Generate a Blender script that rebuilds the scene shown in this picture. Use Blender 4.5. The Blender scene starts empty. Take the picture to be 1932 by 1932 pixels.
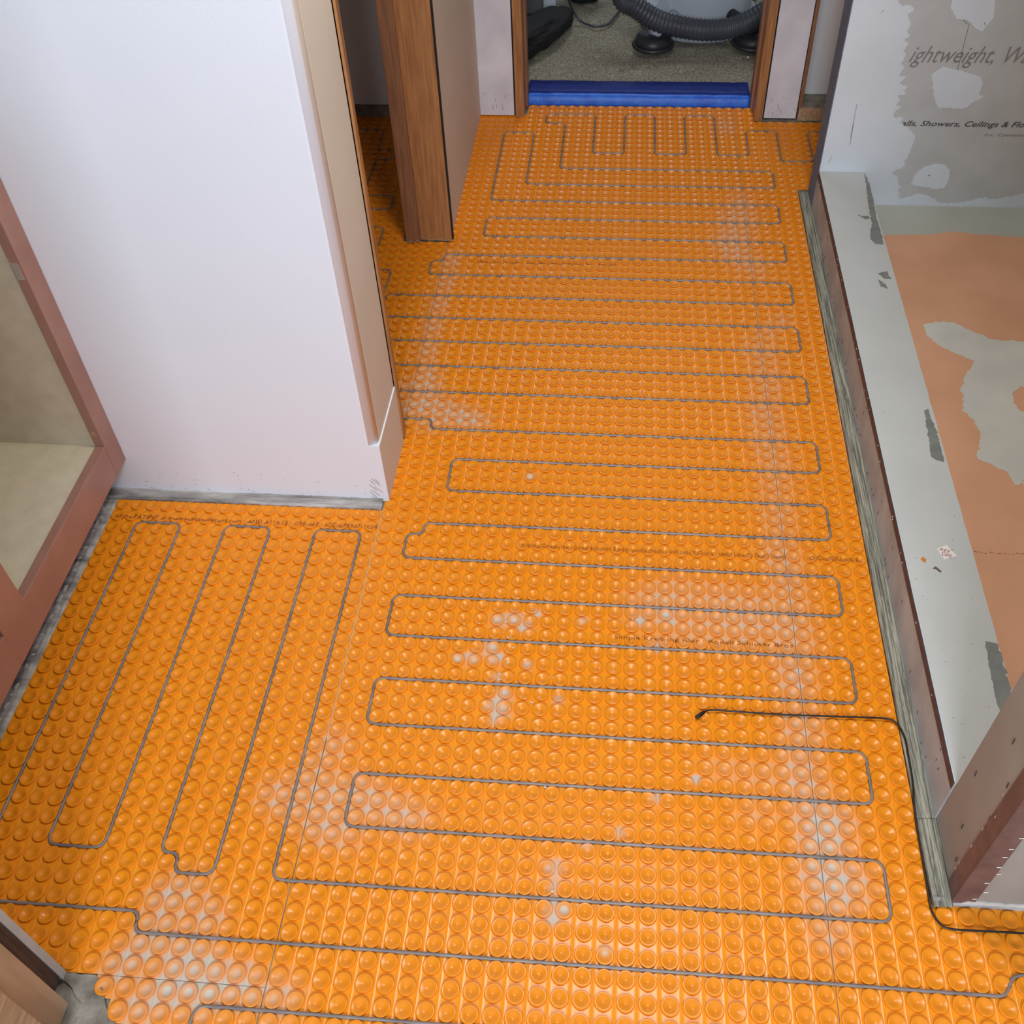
import bpy, bmesh, math, random
import numpy as np
from mathutils import Vector, Matrix, noise
from mathutils.geometry import delaunay_2d_cdt
random.seed(7)
rng = np.random.default_rng(7)
sc = bpy.context.scene
COL = sc.collection

# ------------------------------------------------------------------ camera
cam_d = bpy.data.cameras.new('camera'); cam = bpy.data.objects.new('camera', cam_d); COL.objects.link(cam)
cam_d.sensor_width = 36; cam_d.lens = 36 * 1907.02 / 1932
cam_d.shift_x = -(1002.73 - 966) / 1932; cam_d.shift_y = (969.80 - 966) / 1932
cam_d.clip_start = .02
Rt = ((0.9965057, 0.0798190, -0.0246026), (0.0421305, -0.7346835, -0.6771006), (-0.0721206, 0.6736981, -0.7354791))
cam.matrix_world = Matrix(((Rt[0][0], -Rt[1][0], -Rt[2][0], -0.44109), (Rt[0][1], -Rt[1][1], -Rt[2][1], -0.50230),
                           (Rt[0][2], -Rt[1][2], -Rt[2][2], 1.49167), (0, 0, 0, 1)))
sc.camera = cam

# ------------------------------------------------------------------ world, lights, exposure
w = bpy.data.worlds.new('world'); sc.world = w; w.use_nodes = True
bg = w.node_tree.nodes['Background']; bg.inputs[0].default_value = (.80, .88, 1.0, 1); bg.inputs[1].default_value = .66


def area(name, loc, target, sx, sy, power, col):
    d = bpy.data.lights.new(name, 'AREA'); d.shape = 'RECTANGLE'; d.size = sx; d.size_y = sy; d.energy = power; d.color = col
    o = bpy.data.objects.new(name, d); COL.objects.link(o); o.location = loc
    o.rotation_euler = (Vector(target) - Vector(loc)).to_track_quat('-Z', 'Y').to_euler(); return o


area('window_daylight', (-.40, -3.1, 2.35), (-.55, .9, .40), 1.0, 1.0, 90, (.84, .91, 1.0))
area('floor_centre_fill', (-.34, .66, 1.98), (-.34, .66, 0), .4, .4, 15.5, (1.0, .94, .85))  # added unseen lamp below the ceiling, brightens the floor centre and curb
area('back_room_fill', (-.35, 3.9, 2.3), (-.3, 3.2, 0), .8, .8, 14, (.88, .94, 1.0))  # added unseen fill that lifts the carpet room
sc.view_settings.view_transform = 'Standard'; sc.view_settings.look = 'None'
sc.view_settings.gamma = 1; sc.view_settings.use_curve_mapping = False
sc.view_settings.exposure = 0.12

# ------------------------------------------------------------------ materials


def srgb(r, g, b):
    f = lambda c: (c / 255 / 12.92) if c / 255 <= .04045 else ((c / 255 + .055) / 1.055) ** 2.4
    return (f(r), f(g), f(b), 1)


def nd(nt, t, **k):
    n = nt.nodes.new(t)
    for a, v in k.items():
        setattr(n, a, v)
    return n


def mat(name, c1, c2=None, rough=.6, scale=8, detail=4, bump=0., bscale=60, stretch=(1, 1, 1), spec=.5, lo=.35, hi=.65, metal=0, bdist=.002, rot=(0, 0, 0)):
    m = bpy.data.materials.new(name); m.use_nodes = True; nt = m.node_tree; L = nt.links
    b = nt.nodes['Principled BSDF']; b.inputs['Roughness'].default_value = rough
    b.inputs['Specular IOR Level'].default_value = spec; b.inputs['Metallic'].default_value = metal
    tc = nd(nt, 'ShaderNodeTexCoord'); mp = nd(nt, 'ShaderNodeMapping'); mp.inputs['Scale'].default_value = stretch
    mp.inputs['Rotation'].default_value = rot
    L.new(tc.outputs['Object'], mp.inputs[0])
    if c2 is None:
        c2 = tuple(x * .88 for x in c1[:3]) + (1,)
    n = nd(nt, 'ShaderNodeTexNoise'); n.inputs['Scale'].default_value = scale; n.inputs['Detail'].default_value = detail
    L.new(mp.outputs[0], n.inputs['Vector'])
    r = nd(nt, 'ShaderNodeValToRGB'); r.color_ramp.elements[0].position = lo; r.color_ramp.elements[1].position = hi
    r.color_ramp.elements[0].color = c1; r.color_ramp.elements[1].color = c2
    L.new(n.outputs['Fac'], r.inputs[0]); L.new(r.outputs[0], b.inputs['Base Color'])
    if bump:
        n2 = nd(nt, 'ShaderNodeTexNoise'); n2.inputs['Scale'].default_value = bscale; n2.inputs['Detail'].default_value = 6
        L.new(mp.outputs[0], n2.inputs['Vector'])
        bp = nd(nt, 'ShaderNodeBump'); bp.inputs['Strength'].default_value = bump; bp.inputs['Distance'].default_value = bdist
        L.new(n2.outputs['Fac'], bp.inputs['Height']); L.new(bp.outputs[0], b.inputs['Normal'])
    return m


def membrane_material():
    m = bpy.data.materials.new('orange_membrane'); m.use_nodes = True; nt = m.node_tree; L = nt.links
    b = nt.nodes['Principled BSDF']
    tc = nd(nt, 'ShaderNodeTexCoord')
    at = nd(nt, 'ShaderNodeAttribute', attribute_name='thinset')
    n = nd(nt, 'ShaderNodeTexNoise'); n.inputs['Scale'].default_value = 16; n.inputs['Detail'].default_value = 5
    n3 = nd(nt, 'ShaderNodeTexNoise'); n3.inputs['Scale'].default_value = 95; n3.inputs['Detail'].default_value = 3
    L.new(tc.outputs['Object'], n.inputs['Vector']); L.new(tc.outputs['Object'], n3.inputs['Vector'])
    base = nd(nt, 'ShaderNodeValToRGB')
    base.color_ramp.elements[0].color = (.93, .325, .012, 1); base.color_ramp.elements[1].color = (.90, .305, .011, 1)
    base.color_ramp.elements[0].position = .35; base.color_ramp.elements[1].position = .65
    L.new(n.outputs['Fac'], base.inputs[0])
    sa = nd(nt, 'ShaderNodeAttribute', attribute_name='stud'); sm = nd(nt, 'ShaderNodeMix', data_type='RGBA')
    L.new(sa.outputs['Fac'], sm.inputs[0]); L.new(base.outputs[0], sm.inputs[6]); sm.inputs[7].default_value = (.84, .268, .010, 1)
    # thinset haze = stain attribute * noise
    a1 = nd(nt, 'ShaderNodeMath', operation='MULTIPLY_ADD'); L.new(n.outputs['Fac'], a1.inputs[0]); a1.inputs[1].default_value = 1.1; a1.inputs[2].default_value = .42
    a2 = nd(nt, 'ShaderNodeMath', operation='MULTIPLY'); L.new(at.outputs['Fac'], a2.inputs[0]); L.new(a1.outputs[0], a2.inputs[1])
    a3 = nd(nt, 'ShaderNodeMath', operation='MULTIPLY_ADD'); L.new(n3.outputs['Fac'], a3.inputs[0]); a3.inputs[1].default_value = .5; a3.inputs[2].default_value = .74
    a4 = nd(nt, 'ShaderNodeMath', operation='MULTIPLY'); L.new(a2.outputs[0], a4.inputs[0]); L.new(a3.outputs[0], a4.inputs[1]); a4.use_clamp = True
    mx = nd(nt, 'ShaderNodeMix', data_type='RGBA'); L.new(a4.outputs[0], mx.inputs[0]); L.new(sm.outputs[2], mx.inputs[6])
    mx.inputs[7].default_value = (.60, .53, .44, 1)
    L.new(mx.outputs[2], b.inputs['Base Color'])
    rr = nd(nt, 'ShaderNodeMapRange'); L.new(a4.outputs[0], rr.inputs[0]); rr.inputs[3].default_value = .27; rr.inputs[4].default_value = .75
    L.new(rr.outputs[0], b.inputs['Roughness'])
    b.inputs['Specular IOR Level'].default_value = .38
    return m


M = dict(
    membrane=membrane_material(),
    cable=mat('cable_sheath', srgb(146, 134, 128), srgb(118, 108, 106), rough=.36, scale=20),
    sensor=mat('black_cable', srgb(16, 14, 16), srgb(24, 20, 22), rough=.4),
    white_wall=mat('white_painted_drywall', (.80, .84, .92, 1), (.78, .82, .90, 1), rough=.7, scale=3, bump=.12, bscale=260),
    tan_wall=mat('cream_bounce_drywall', srgb(224, 214, 202), srgb(216, 206, 194), rough=.75, scale=3, bump=.10, bscale=260),  # cream tone puts warm bounce light into the side-facing wall colour
    grey_wall=mat('unpainted_drywall', (.80, .81, .84, 1), (.76, .77, .80, 1), rough=.8, scale=3, bump=.08, bscale=200),
    scuffed=mat('scuffed_white_drywall', srgb(218, 216, 222), srgb(198, 196, 204), rough=.75, scale=9, detail=8, bump=.12, bscale=90),
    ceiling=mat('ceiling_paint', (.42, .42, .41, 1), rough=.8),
    subfloor=mat('subfloor_mortar', srgb(158, 150, 138), srgb(112, 106, 96), rough=.9, scale=30, detail=8, bump=.7, bscale=90, bdist=.004),
    mortar=mat('grey_mortar', srgb(172, 170, 154), srgb(104, 102, 90), rough=.85, scale=330, detail=2, bump=.9, bscale=300, bdist=.003, stretch=(1, .022, 1), lo=.38, hi=.6),
    mortar_x=mat('grey_mortar_along', srgb(196, 192, 188), srgb(118, 114, 112), rough=.85, scale=40, detail=8, bump=.8, bscale=120, bdist=.003, stretch=(.2, 1, 1)),
    cherry=mat('stained_fir_trim', srgb(178, 126, 78), srgb(142, 94, 58), rough=.42, scale=26, detail=7, stretch=(6, 6, .35), lo=.3, hi=.7, bump=.15, bscale=60),
    cherry_dk=mat('dark_stained_fir', srgb(150, 106, 76), srgb(118, 80, 56), rough=.5, scale=26, detail=7, stretch=(6, 6, .35), lo=.3, hi=.7, bump=.15, bscale=60),
    vanity=mat('reddish_maple_frame', srgb(164, 122, 108), srgb(152, 110, 96), rough=.38, scale=10, detail=6, stretch=(5, 1, 1)),
    vanity_in=mat('beige_cabinet_liner', srgb(214, 204, 180), srgb(204, 194, 170), rough=.6, scale=30, detail=3),
    board=mat('grey_backer_board', (.50, .525, .53, 1), (.46, .48, .48, 1), rough=.8, scale=14, detail=7, bump=.12, bscale=180),
    board_edge=mat('board_edge_grey', srgb(112, 126, 148), srgb(98, 110, 130), rough=.85, scale=50, bump=.3, bscale=150),
    curb_face=mat('grey_curb_board', srgb(188, 194, 196), srgb(160, 166, 168), rough=.7, scale=11, detail=8, bump=.2, bscale=100),
    wall_end=mat('tan_grey_board', srgb(162, 158, 150), srgb(148, 142, 134), rough=.75, scale=5, detail=5, bump=.12, bscale=140),
    compound=mat('joint_compound', (.64, .71, .78, 1), (.60, .665, .73, 1), rough=.75, scale=7, detail=6, bump=.14, bscale=40),
    curb_top=mat('troweled_compound', (.58, .60, .585, 1), (.54, .555, .54, 1), rough=.6, scale=6, detail=7, bump=.16, bscale=30),
    worn=mat('exposed_grey_board', (.24, .25, .235, 1), (.19, .20, .19, 1), rough=.8, scale=40, detail=8),
    bead=mat('mauve_corner_tape', srgb(118, 92, 86), srgb(98, 76, 74), rough=.55, scale=30, detail=8, bump=.3, bscale=120),
    bead_dark=mat('dark_mauve_bead', srgb(74, 64, 78), srgb(54, 47, 58), rough=.5, scale=40, detail=8, bump=.3, bscale=120),
    pan=mat('peach_shower_membrane', srgb(232, 176, 140), srgb(222, 166, 130), rough=.6, scale=7, detail=6, bump=.1, bscale=120),
    smear=mat('pale_mortar_skim', srgb(222, 222, 214), srgb(208, 207, 200), rough=.65, scale=7, detail=7, bump=.2, bscale=25),
    band=mat('pale_green_seam_band', srgb(192, 196, 186), srgb(184, 186, 176), rough=.7, scale=5),
    tape=mat('blue_tape', (.008, .10, .60, 1), (.02, .17, .78, 1), rough=.45, scale=25, bump=.5, bscale=30, bdist=.006),
    tape_shaded=mat('shaded_blue_tape', (.006, .02, .17, 1), (.008, .026, .22, 1), rough=.5, scale=25, bump=.5, bscale=30, bdist=.006, spec=.25),  # blue tape with its shade put into the colour
    carpet=mat('beige_carpet', srgb(190, 182, 160), srgb(108, 102, 88), rough=.95, scale=150, detail=6, bump=1.0, bscale=190, bdist=.01, lo=.3, hi=.7),
    vac_grey=mat('grey_vacuum_plastic', srgb(186, 194, 204), srgb(176, 184, 194), rough=.45, scale=4),
    vac_black=mat('black_vacuum_plastic', srgb(40, 42, 46), srgb(30, 32, 36), rough=.45, scale=8),
    hose=mat('dark_grey_hose', srgb(64, 68, 76), srgb(52, 56, 64), rough=.42, scale=8),
    bag=mat('black_fabric', srgb(20, 20, 22), srgb(12, 12, 14), rough=.8, scale=20, bump=.3, bscale=200),
    bin=mat('dark_grey_plastic', srgb(86, 90, 92), srgb(72, 76, 78), rough=.55, scale=5),
    wood_lite=mat('pale_wood', srgb(188, 158, 128), srgb(160, 130, 100), rough=.6, scale=20, detail=6, stretch=(6, 1, 6)),
    wood_post=mat('beige_casing', srgb(192, 164, 136), srgb(166, 138, 110), rough=.55, scale=9, detail=6, stretch=(3, 3, .4)),
    wood_dark=mat('dark_old_stud', srgb(84, 66, 58), srgb(58, 44, 38), rough=.8, scale=26, detail=7, stretch=(5, 5, .5), bump=.3, bscale=60),
    ink_brown=mat('brown_print', (.24, .06, .006, 1), (.36, .10, .01, 1), rough=.5),
    ink_grey=mat('grey_print', (.21, .205, .205, 1), (.25, .24, .24, 1), rough=.7),
    ink_dark=mat('dark_print', (.06, .06, .064, 1), rough=.7),
    staple=mat('bright_staple', (.65, .6, .56, 1), rough=.3, metal=.6),
    label_w=mat('label_paper', (.86, .84, .80, 1), rough=.6),
    red=mat('red_ink', (.35, .03, .02, 1), rough=.6),
    crumb=mat('white_crumb', (.72, .68, .62, 1), (.6, .56, .5, 1), rough=.8, scale=60),
    plug=mat('orange_scrap', (.75, .25, .03, 1), rough=.5),
    gap=mat('black_gap', (.006, .005, .005, 1), rough=.9),
)

# ------------------------------------------------------------------ helpers


def link(name, me, m=None, parent=None, smooth=False):
    o = bpy.data.objects.new(name, me); COL.objects.link(o)
    if m is not None:
        me.materials.append(M[m])
    if smooth:
        me.polygons.foreach_set('use_smooth', [True] * len(me.polygons))
    if parent is not None:
        o.parent = parent
        o.matrix_parent_inverse = parent.matrix_world.inverted() if parent.type != 'EMPTY' else Matrix.Translation(-parent.location)
    return o


def obj(name, bm, m, parent=None, smooth=False):
    me = bpy.data.meshes.new(name); bmesh.ops.recalc_face_normals(bm, faces=bm.faces); bm.to_mesh(me); bm.free()
    return link(name, me, m, parent, smooth)


def tag(o, label=None, cat=None, group=None, kind=None):
    if label: o['label'] = label
    if cat: o['category'] = cat
    if group: o['group'] = group
    if kind: o['kind'] = kind
    return o


def thing(name, label, cat, loc=(0, 0, 0), group=None):
    o = bpy.data.objects.new(name, None); COL.objects.link(o); o.location = loc; o.empty_display_size = .05
    return tag(o, label, cat, group)


def box(bm, x0, x1, y0, y1, z0, z1, bev=0):
    r = bmesh.ops.create_cube(bm, size=1, matrix=Matrix.Translation(((x0 + x1) / 2, (y0 + y1) / 2, (z0 + z1) / 2)) @ Matrix.Diagonal((abs(x1 - x0), abs(y1 - y0), abs(z1 - z0), 1)))
    if bev:
        es = list({e for v in r['verts'] for e in v.link_edges})
        bmesh.ops.bevel(bm, geom=es, offset=bev, segments=2, affect='EDGES', profile=.5)
    return bm


def B(*a, **k):
    return box(bmesh.new(), *a, **k)


def prism(bm, pts, z0, z1):
    v0 = [bm.verts.new((x, y, z0)) for x, y in pts]; v1 = [bm.verts.new((x, y, z1)) for x, y in pts]
    n = len(pts)
    bm.faces.new(v0[::-1]); bm.faces.new(v1)
    for i in range(n):
        bm.faces.new((v0[i], v0[(i + 1) % n], v1[(i + 1) % n], v1[i]))
    return bm


def jag(pts, amp=.0012, step=.006, closed=True):
    out = []
    n = len(pts)
    for i in range(n if closed else n - 1):
        a, b = pts[i], pts[(i + 1) % n]; d = math.dist(a, b); k = max(1, int(d / step))
        for j in range(k):
            t = j / k
            q = (0, 0) if (j == 0) else (random.gauss(0, amp), random.gauss(0, amp))
            out.append((a[0] + (b[0] - a[0]) * t + q[0], a[1] + (b[1] - a[1]) * t + q[1]))
    if not closed: out.append(pts[-1])
    return out


def patch(pts, place, th, name, m, parent, amp=.0012, step=.006, jagged=True):
    """thin skim of material: 2D outline -> prism of thickness th, place(a,b,h)->xyz"""
    P = jag(pts, amp, step) if jagged else list(pts)
    n = len(P)
    co, ed, fa, *_ = delaunay_2d_cdt([Vector(p) for p in P], [(i, (i + 1) % n) for i in range(n)], [], 1, 1e-6)
    bm = bmesh.new()
    lo = [bm.verts.new(place(p.x, p.y, 0)) for p in co]; hi = [bm.verts.new(place(p.x, p.y, th)) for p in co]
    cnt = {}
    for f in fa:
        bm.faces.new([hi[i] for i in f]); bm.faces.new([lo[i] for i in reversed(f)])
        for i in range(len(f)):
            e = (f[i], f[(i + 1) % len(f)]); k = tuple(sorted(e)); cnt.setdefault(k, []).append(e)
    for k, e in cnt.items():
        if len(e) == 1:
            p, q = e[0]; bm.faces.new((hi[q], hi[p], lo[p], lo[q]))
    return obj(name, bm, m, parent)


def tube_into(V, F, pts, rad, seg=8, ribs=None):
    """append a tube along pts to vertex/face lists"""
    P = [Vector(p) for p in pts]; n0 = len(V); up = Vector((0, 0, 1)); n = len(P)
    prev = None
    for i, p in enumerate(P):
        t = (P[min(i + 1, n - 1)] - P[max(i - 1, 0)]).normalized()
        ref = up if abs(t.z) < .95 else Vector((1, 0, 0))
        if prev is None:
            a = t.cross(ref).normalized()
        else:
            a = (prev - t * prev.dot(t)).normalized()
        prev = a; b = t.cross(a)
        r = rad(i) if callable(rad) else rad
        for k in range(seg):
            an = 2 * math.pi * k / seg
            V.append(tuple(p + a * math.cos(an) * r + b * math.sin(an) * r))
    for i in range(n - 1):
        for k in range(seg):
            F.append((n0 + i * seg + k, n0 + i * seg + (k + 1) % seg, n0 + (i + 1) * seg + (k + 1) % seg, n0 + (i + 1) * seg + k))
    F.append(tuple(n0 + k for k in range(seg))[::-1]); F.append(tuple(n0 + (n - 1) * seg + k for k in range(seg)))


def tube(name, pts, rad, m, parent=None, seg=8):
    V, F = [], []; tube_into(V, F, pts, rad, seg)
    me = bpy.data.meshes.new(name); me.from_pydata(V, [], F); me.update()
    return link(name, me, m, parent, True)


def rounded(pts, r, n=6):
    out = [Vector(pts[0])]
    for i in range(1, len(pts) - 1):
        a, p, b = Vector(pts[i - 1]), Vector(pts[i]), Vector(pts[i + 1])
        da, db = (a - p), (b - p); rr = min(r, da.length * .5, db.length * .5)
        s, e = p + da.normalized() * rr, p + db.normalized() * rr
        for k in range(n + 1):
            t = k / n; out.append((1 - t) ** 2 * s + 2 * t * (1 - t) * p + t * t * e)
    out.append(Vector(pts[-1])); return out


def smooth_path(pts, n=8):
    P = [Vector(p) for p in pts]; out = []
    for i in range(len(P) - 1):
        p0, p1, p2, p3 = P[max(i - 1, 0)], P[i], P[i + 1], P[min(i + 2, len(P) - 1)]
        for k in range(n):
            t = k / n
            out.append(.5 * ((2 * p1) + (-p0 + p2) * t + (2 * p0 - 5 * p1 + 4 * p2 - p3) * t * t + (-p0 + 3 * p1 - 3 * p2 + p3) * t ** 3))
    out.append(P[-1]); return out


def text_mesh(s, shear=0., bold=0.):
    cu = bpy.data.curves.new('t', 'FONT'); cu.body = s; cu.shear = shear; cu.resolution_u = 2; cu.offset = bold
    o = bpy.data.objects.new('t', cu); COL.objects.link(o)
    dg = bpy.context.evaluated_depsgraph_get(); dg.update()
    me = bpy.data.meshes.new_from_object(o.evaluated_get(dg))
    bpy.data.objects.remove(o); bpy.data.curves.remove(cu)
    return me


def text_on(s, p0, width, place, name, m, parent, shear=0., hscale=1., bold=0., height=None, subdiv=0):
    me = text_mesh(s, shear, bold); xs = [v.co.x for v in me.vertices]; x0, x1 = min(xs), max(xs); k = width / (x1 - x0)
    ky = k * hscale
    if height:
        ys = [v.co.y for v in me.vertices]; ky = height / (max(ys) - min(ys))
    if subdiv:
        bm = bmesh.new(); bm.from_mesh(me)
        bmesh.ops.subdivide_edges(bm, edges=bm.edges, cuts=subdiv, use_grid_fill=True); bmesh.ops.triangulate(bm, faces=bm.faces)
        bm.to_mesh(me); bm.free()
    for v in me.vertices:
        v.co = Vector(place(p0[0] + (v.co.x - x0) * k, p0[1] + v.co.y * ky))
    me.update()
    return link(name, me, m, parent)


S = .0307      # stud pitch of the uncoupling membrane
ZT, ZB = .0004, -.0039

# ------------------------------------------------------------------ setting: floor, walls, ceiling
tag(obj('floor', B(-3.0, 2.0, -1.2, 2.70, -.10, -.0058), 'subfloor'), kind='structure')

# left wall: face towards the camera at y=.884, return along x=-.88, rounded corner above a square bottom corner
bm = bmesh.new()
r = .022
arc = [(-.880 - r + r * math.sin(a), .884 + r - r * math.cos(a)) for a in [math.radians(d) for d in range(0, 91, 10)]]
foot = [(-2.6, .884), (-.880, .884), (-.880, 1.062), (-1.0, 1.062), (-1.0, 1.004), (-2.6, 1.004)]
top = [(-2.6, .884)] + [(x - .003, y) for x, y in arc] + [(-.883, 1.062), (-1.0, 1.062), (-1.0, 1.004), (-2.6, 1.004)]
prism(bm, foot, -.002, .152); prism(bm, top, .152, 2.40)
for f in bm.faces:
    f.material_index = 1 if (f.calc_center_median().x > -.8845) else 0
wl = obj('wall_left', bm, 'white_wall'); wl.data.materials.append(M['tan_wall']); tag(wl, kind='structure')
for p in wl.data.polygons:
    if p.normal.x > .8: p.material_index = 1  # return gets the bounce-toned cream
    if abs(p.normal.z) < .1 and 0.1 < p.normal.x < .97: p.use_smooth = True
# pencil hatch at its bottom corner
V, F = [], []
for (a, b, c, d) in [(-.912, .058, -.903, .046), (-.908, .064, -.893, .044), (-.915, .046, -.901, .029), (-.911, .030, -.898, .014), (-.917, .026, -.903, .007),
                     (-.914, .012, -.901, .001), (-.901, .062, -.894, .050), (-.905, .040, -.890, .024)]:
    tube_into(V, F, [(a, .8838, b), (c, .8838, d)], .0004, 4)
me = bpy.data.meshes.new('pencil_hatching'); me.from_pydata(V, [], F); link('pencil_hatching', me, 'ink_dark', wl)
V, F = [], []
for k in range(46):
    x = random.uniform(-1.42, -.92); z = random.choice([random.uniform(.002, .02), random.uniform(.002, .07)])
    tube_into(V, F, [(x, .8838, z), (x + random.uniform(-.004, .004), .8838, z + random.uniform(-.002, .002))], .0005, 4)
me = bpy.data.meshes.new('scuff_marks'); me.from_pydata(V, [], F); link('scuff_marks', me, 'ink_grey', wl)

# hall side wall beyond the closet opening and its stained jambs
tag(obj('wall_hall', B(-1.0, -.884, 1.862, 2.70, -.004, 2.40), 'tan_wall'), kind='structure')
d1 = tag(bpy.data.objects.new('door_1', None), kind='structure'); COL.objects.link(d1); d1.location = (-.94, 1.45, 0)
obj('far_jamb', B(-1.0, -.879, 1.840, 1.862, .003, 2.06, bev=.0015), 'cherry', d1)
bmj = B(-1.0, -.962, 1.828, 1.840, .003, 2.05, bev=.0015); obj('door_stop', bmj, 'cherry_dk', d1)
obj('jamb_shadow_gap', B(-.8795, -.8765, 1.846, 1.862, .001, 2.06), 'gap', d1)
bmj = bmesh.new(); box(bmj, -1.0, -.8795, 1.0625, 1.084, .010, 2.06, bev=.0015); obj('near_jamb', bmj, 'cherry', d1)
obj('plywood_shim', B(-.8835, -.8765, 1.0625, 1.078, .012, 2.06), 'cherry', d1)
obj('head_jamb', B(-1.0, -.88, 1.084, 1.84, 2.04, 2.06), 'cherry', d1)
V, F = [], []
for k in range(14):
    x = -1.0 + .118 * k / 13
    z = .004 + .006 * abs(noise.noise(Vector((x * 60, 0, 3))))
    tube_into(V, F, [(x, 1.8275 if x < -.962 else 1.8395, z), (x + .008, 1.8272 if x < -.962 else 1.8392, z + random.uniform(-.002, .003))], .0012, 4)
me = bpy.data.meshes.new('splintered_edge'); me.from_pydata(V, [], F); link('splintered_edge', me, 'wood_lite', d1)
tag(obj('wall_above_closet', B(-1.0, -.884, 1.062, 1.862, 2.06, 2.40), 'tan_wall'), kind='structure')
tag(obj('wall_closet_back', B(-2.6, -1.0, 2.555, 2.70, .030, 2.40), 'grey_wall'), kind='structure')
tag(obj('baseboard_closet', B(-2.6, -1.0, 2.545, 2.575, -.004, .034), 'subfloor'), kind='structure')
tag(obj('wall_closet_side', B(-2.72, -2.6, .884, 2.70, -.01, 2.40), 'grey_wall'), kind='structure')

# far wall with the doorway
tag(obj('wall_far_left', B(-.884, -.777, 2.560, 2.68, .002, 2.40, bev=.001), 'scuffed'), kind='structure')
tag(obj('wall_far_right', B(-.003, .094, 2.560, 2.68, .004, 2.40, bev=.001), 'scuffed'), kind='structure')
tag(obj('wall_far_header', B(-.884, .105, 2.56, 2.68, 2.06, 2.40), 'scuffed'), kind='structure')
d2 = tag(bpy.data.objects.new('door_2', None), kind='structure'); COL.objects.link(d2); d2.location = (-.39, 2.6, 0)
obj('left_jamb', B(-.772, -.745, 2.553, 2.70, -.003, 2.05, bev=.001), 'cherry', d2)
obj('left_door_stop', B(-.745, -.738, 2.62, 2.66, .001, 2.04), 'cherry_dk', d2)
obj('right_jamb', B(-.034, -.008, 2.553, 2.70, -.003, 2.05, bev=.001), 'cherry', d2)
obj('right_door_stop', B(-.041, -.034, 2.62, 2.66, .001, 2.04), 'cherry_dk', d2)
obj('left_gap', B(-.777, -.772, 2.563, 2.66, .002, 2.05), 'gap', d2)
obj('right_gap', B(-.008, -.003, 2.563, 2.66, .002, 2.05), 'gap', d2)
obj('head_jamb', B(-.745, -.034, 2.553, 2.70, 2.03, 2.05), 'cherry', d2)
obj('exposed_stud', B(.097, .108, 2.563, 2.66, .036, 2.40), 'cherry_dk', d2)
for zz in (.0035,):
    V, F = [], []
    for k in range(26):
        x = -.88 + .1 * random.random() if k % 2 else .0 + .092 * random.random()
        z = random.uniform(.004, .07)
        tube_into(V, F, [(x, 2.5595, z), (x + random.uniform(-.003, .003), 2.5595, z + random.uniform(.001, .012))], .0006, 4)
    me = bpy.data.meshes.new('scuff_marks'); me.from_pydata(V, [], F); link('scuff_marks', me, 'ink_grey', d2)
tag(obj('wall_alcove_back', B(.105, 1.5, 2.652, 2.72, .036, 2.40), 'grey_wall'), kind='structure')
sp = obj('trim_1', B(.100, 1.5, 2.560, 2.66, -.003, .037, bev=.001), 'wood_lite'); tag(sp, kind='structure')
obj('sill_shade_layer', B(.105, 1.5, 2.567, 2.655, .037, .0395), 'subfloor', sp)  # grey sheet stands in for shade on the sill plate's top
tag(obj('wall_alcove_side', B(1.5, 1.6, -1.2, 2.72, -.01, 2.40), 'grey_wall'), kind='structure')
tag(obj('ceiling', B(-3.0, 1.6, -.20, 5.2, 2.40, 2.46), 'ceiling'), kind='structure')

# shower: back wall
ws = obj('wall_shower_back', B(.088, 1.5, 2.035, 2.122, .0, 2.40), 'board'); tag(ws, kind='structure')
obj('board_edge', B(.0865, .0885, 2.0345, 2.1225, -.002, 2.40), 'board_edge', ws)
PW = lambda a, b, h: (a, 2.035 - h, b)
EDGE = [(.187, .549), (.199, .539), (.222, .537), (.233, .525), (.219, .516), (.227, .504), (.233, .489), (.226, .479), (.237, .471), (.227, .459), (.239, .446), (.23, .434), (.238, .421), (.232, .402), (.242, .392), (.234, .373), (.253, .368), (.24, .356), (.261, .343), (.256, .334), (.264, .326), (.243, .323), (.252, .31), (.244, .299), (.257, .296), (.243, .275), (.249, .266), (.271, .266), (.265, .252), (.286, .241), (.312, .219), (.309, .177), (.304, .135), (.276, .115), (.295, .102), (.314, .04), (.344, .049), (.356, .057), (.385, .053), (.425, .03), (.46, .031), (.5, .037), (.524, .048), (.567, .044), (.632, .063), (.8, .05), (1.1, .06), (1.49, .05)]
patch([(.0885, .019), (.0885, 2.39)] + jag([(.20, 2.39), (.21, 1.4), (.19, .8), (.205, .62)] + EDGE, .0016, .004, closed=False) + [(1.49, .019)], PW, .0011, 'joint_compound', 'compound', ws, jagged=False)
SPA = [(.314, .532), (.315, .55), (.297, .578), (.404, .579), (.41, .55), (.418, .509), (.411, .497), (.401, .476), (.38, .49), (.36, .505), (.335, .507)]
SPB = [(.311, .373), (.319, .383), (.334, .396), (.355, .39), (.381, .386), (.429, .371), (.439, .359), (.439, .339), (.44, .325), (.454, .323), (.424, .302), (.414, .291), (.349, .293), (.338, .311), (.331, .321), (.322, .351)]
SPC = [(.336, .095), (.341, .118), (.357, .133), (.382, .144), (.403, .142), (.424, .127), (.428, .097), (.423, .074), (.401, .07), (.358, .077), (.333, .083)]
for q in (SPA, SPB, SPC):
    patch(q, PW, .0012, 'compound_spot', 'compound', ws, amp=.001, step=.005)
PT = lambda a, b: (a, 2.0344, b)
text_on('ightweight, Water', (.249, .405), .345, PT, 'printed_lettering', 'ink_grey', ws, shear=.45, height=.052)
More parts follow.
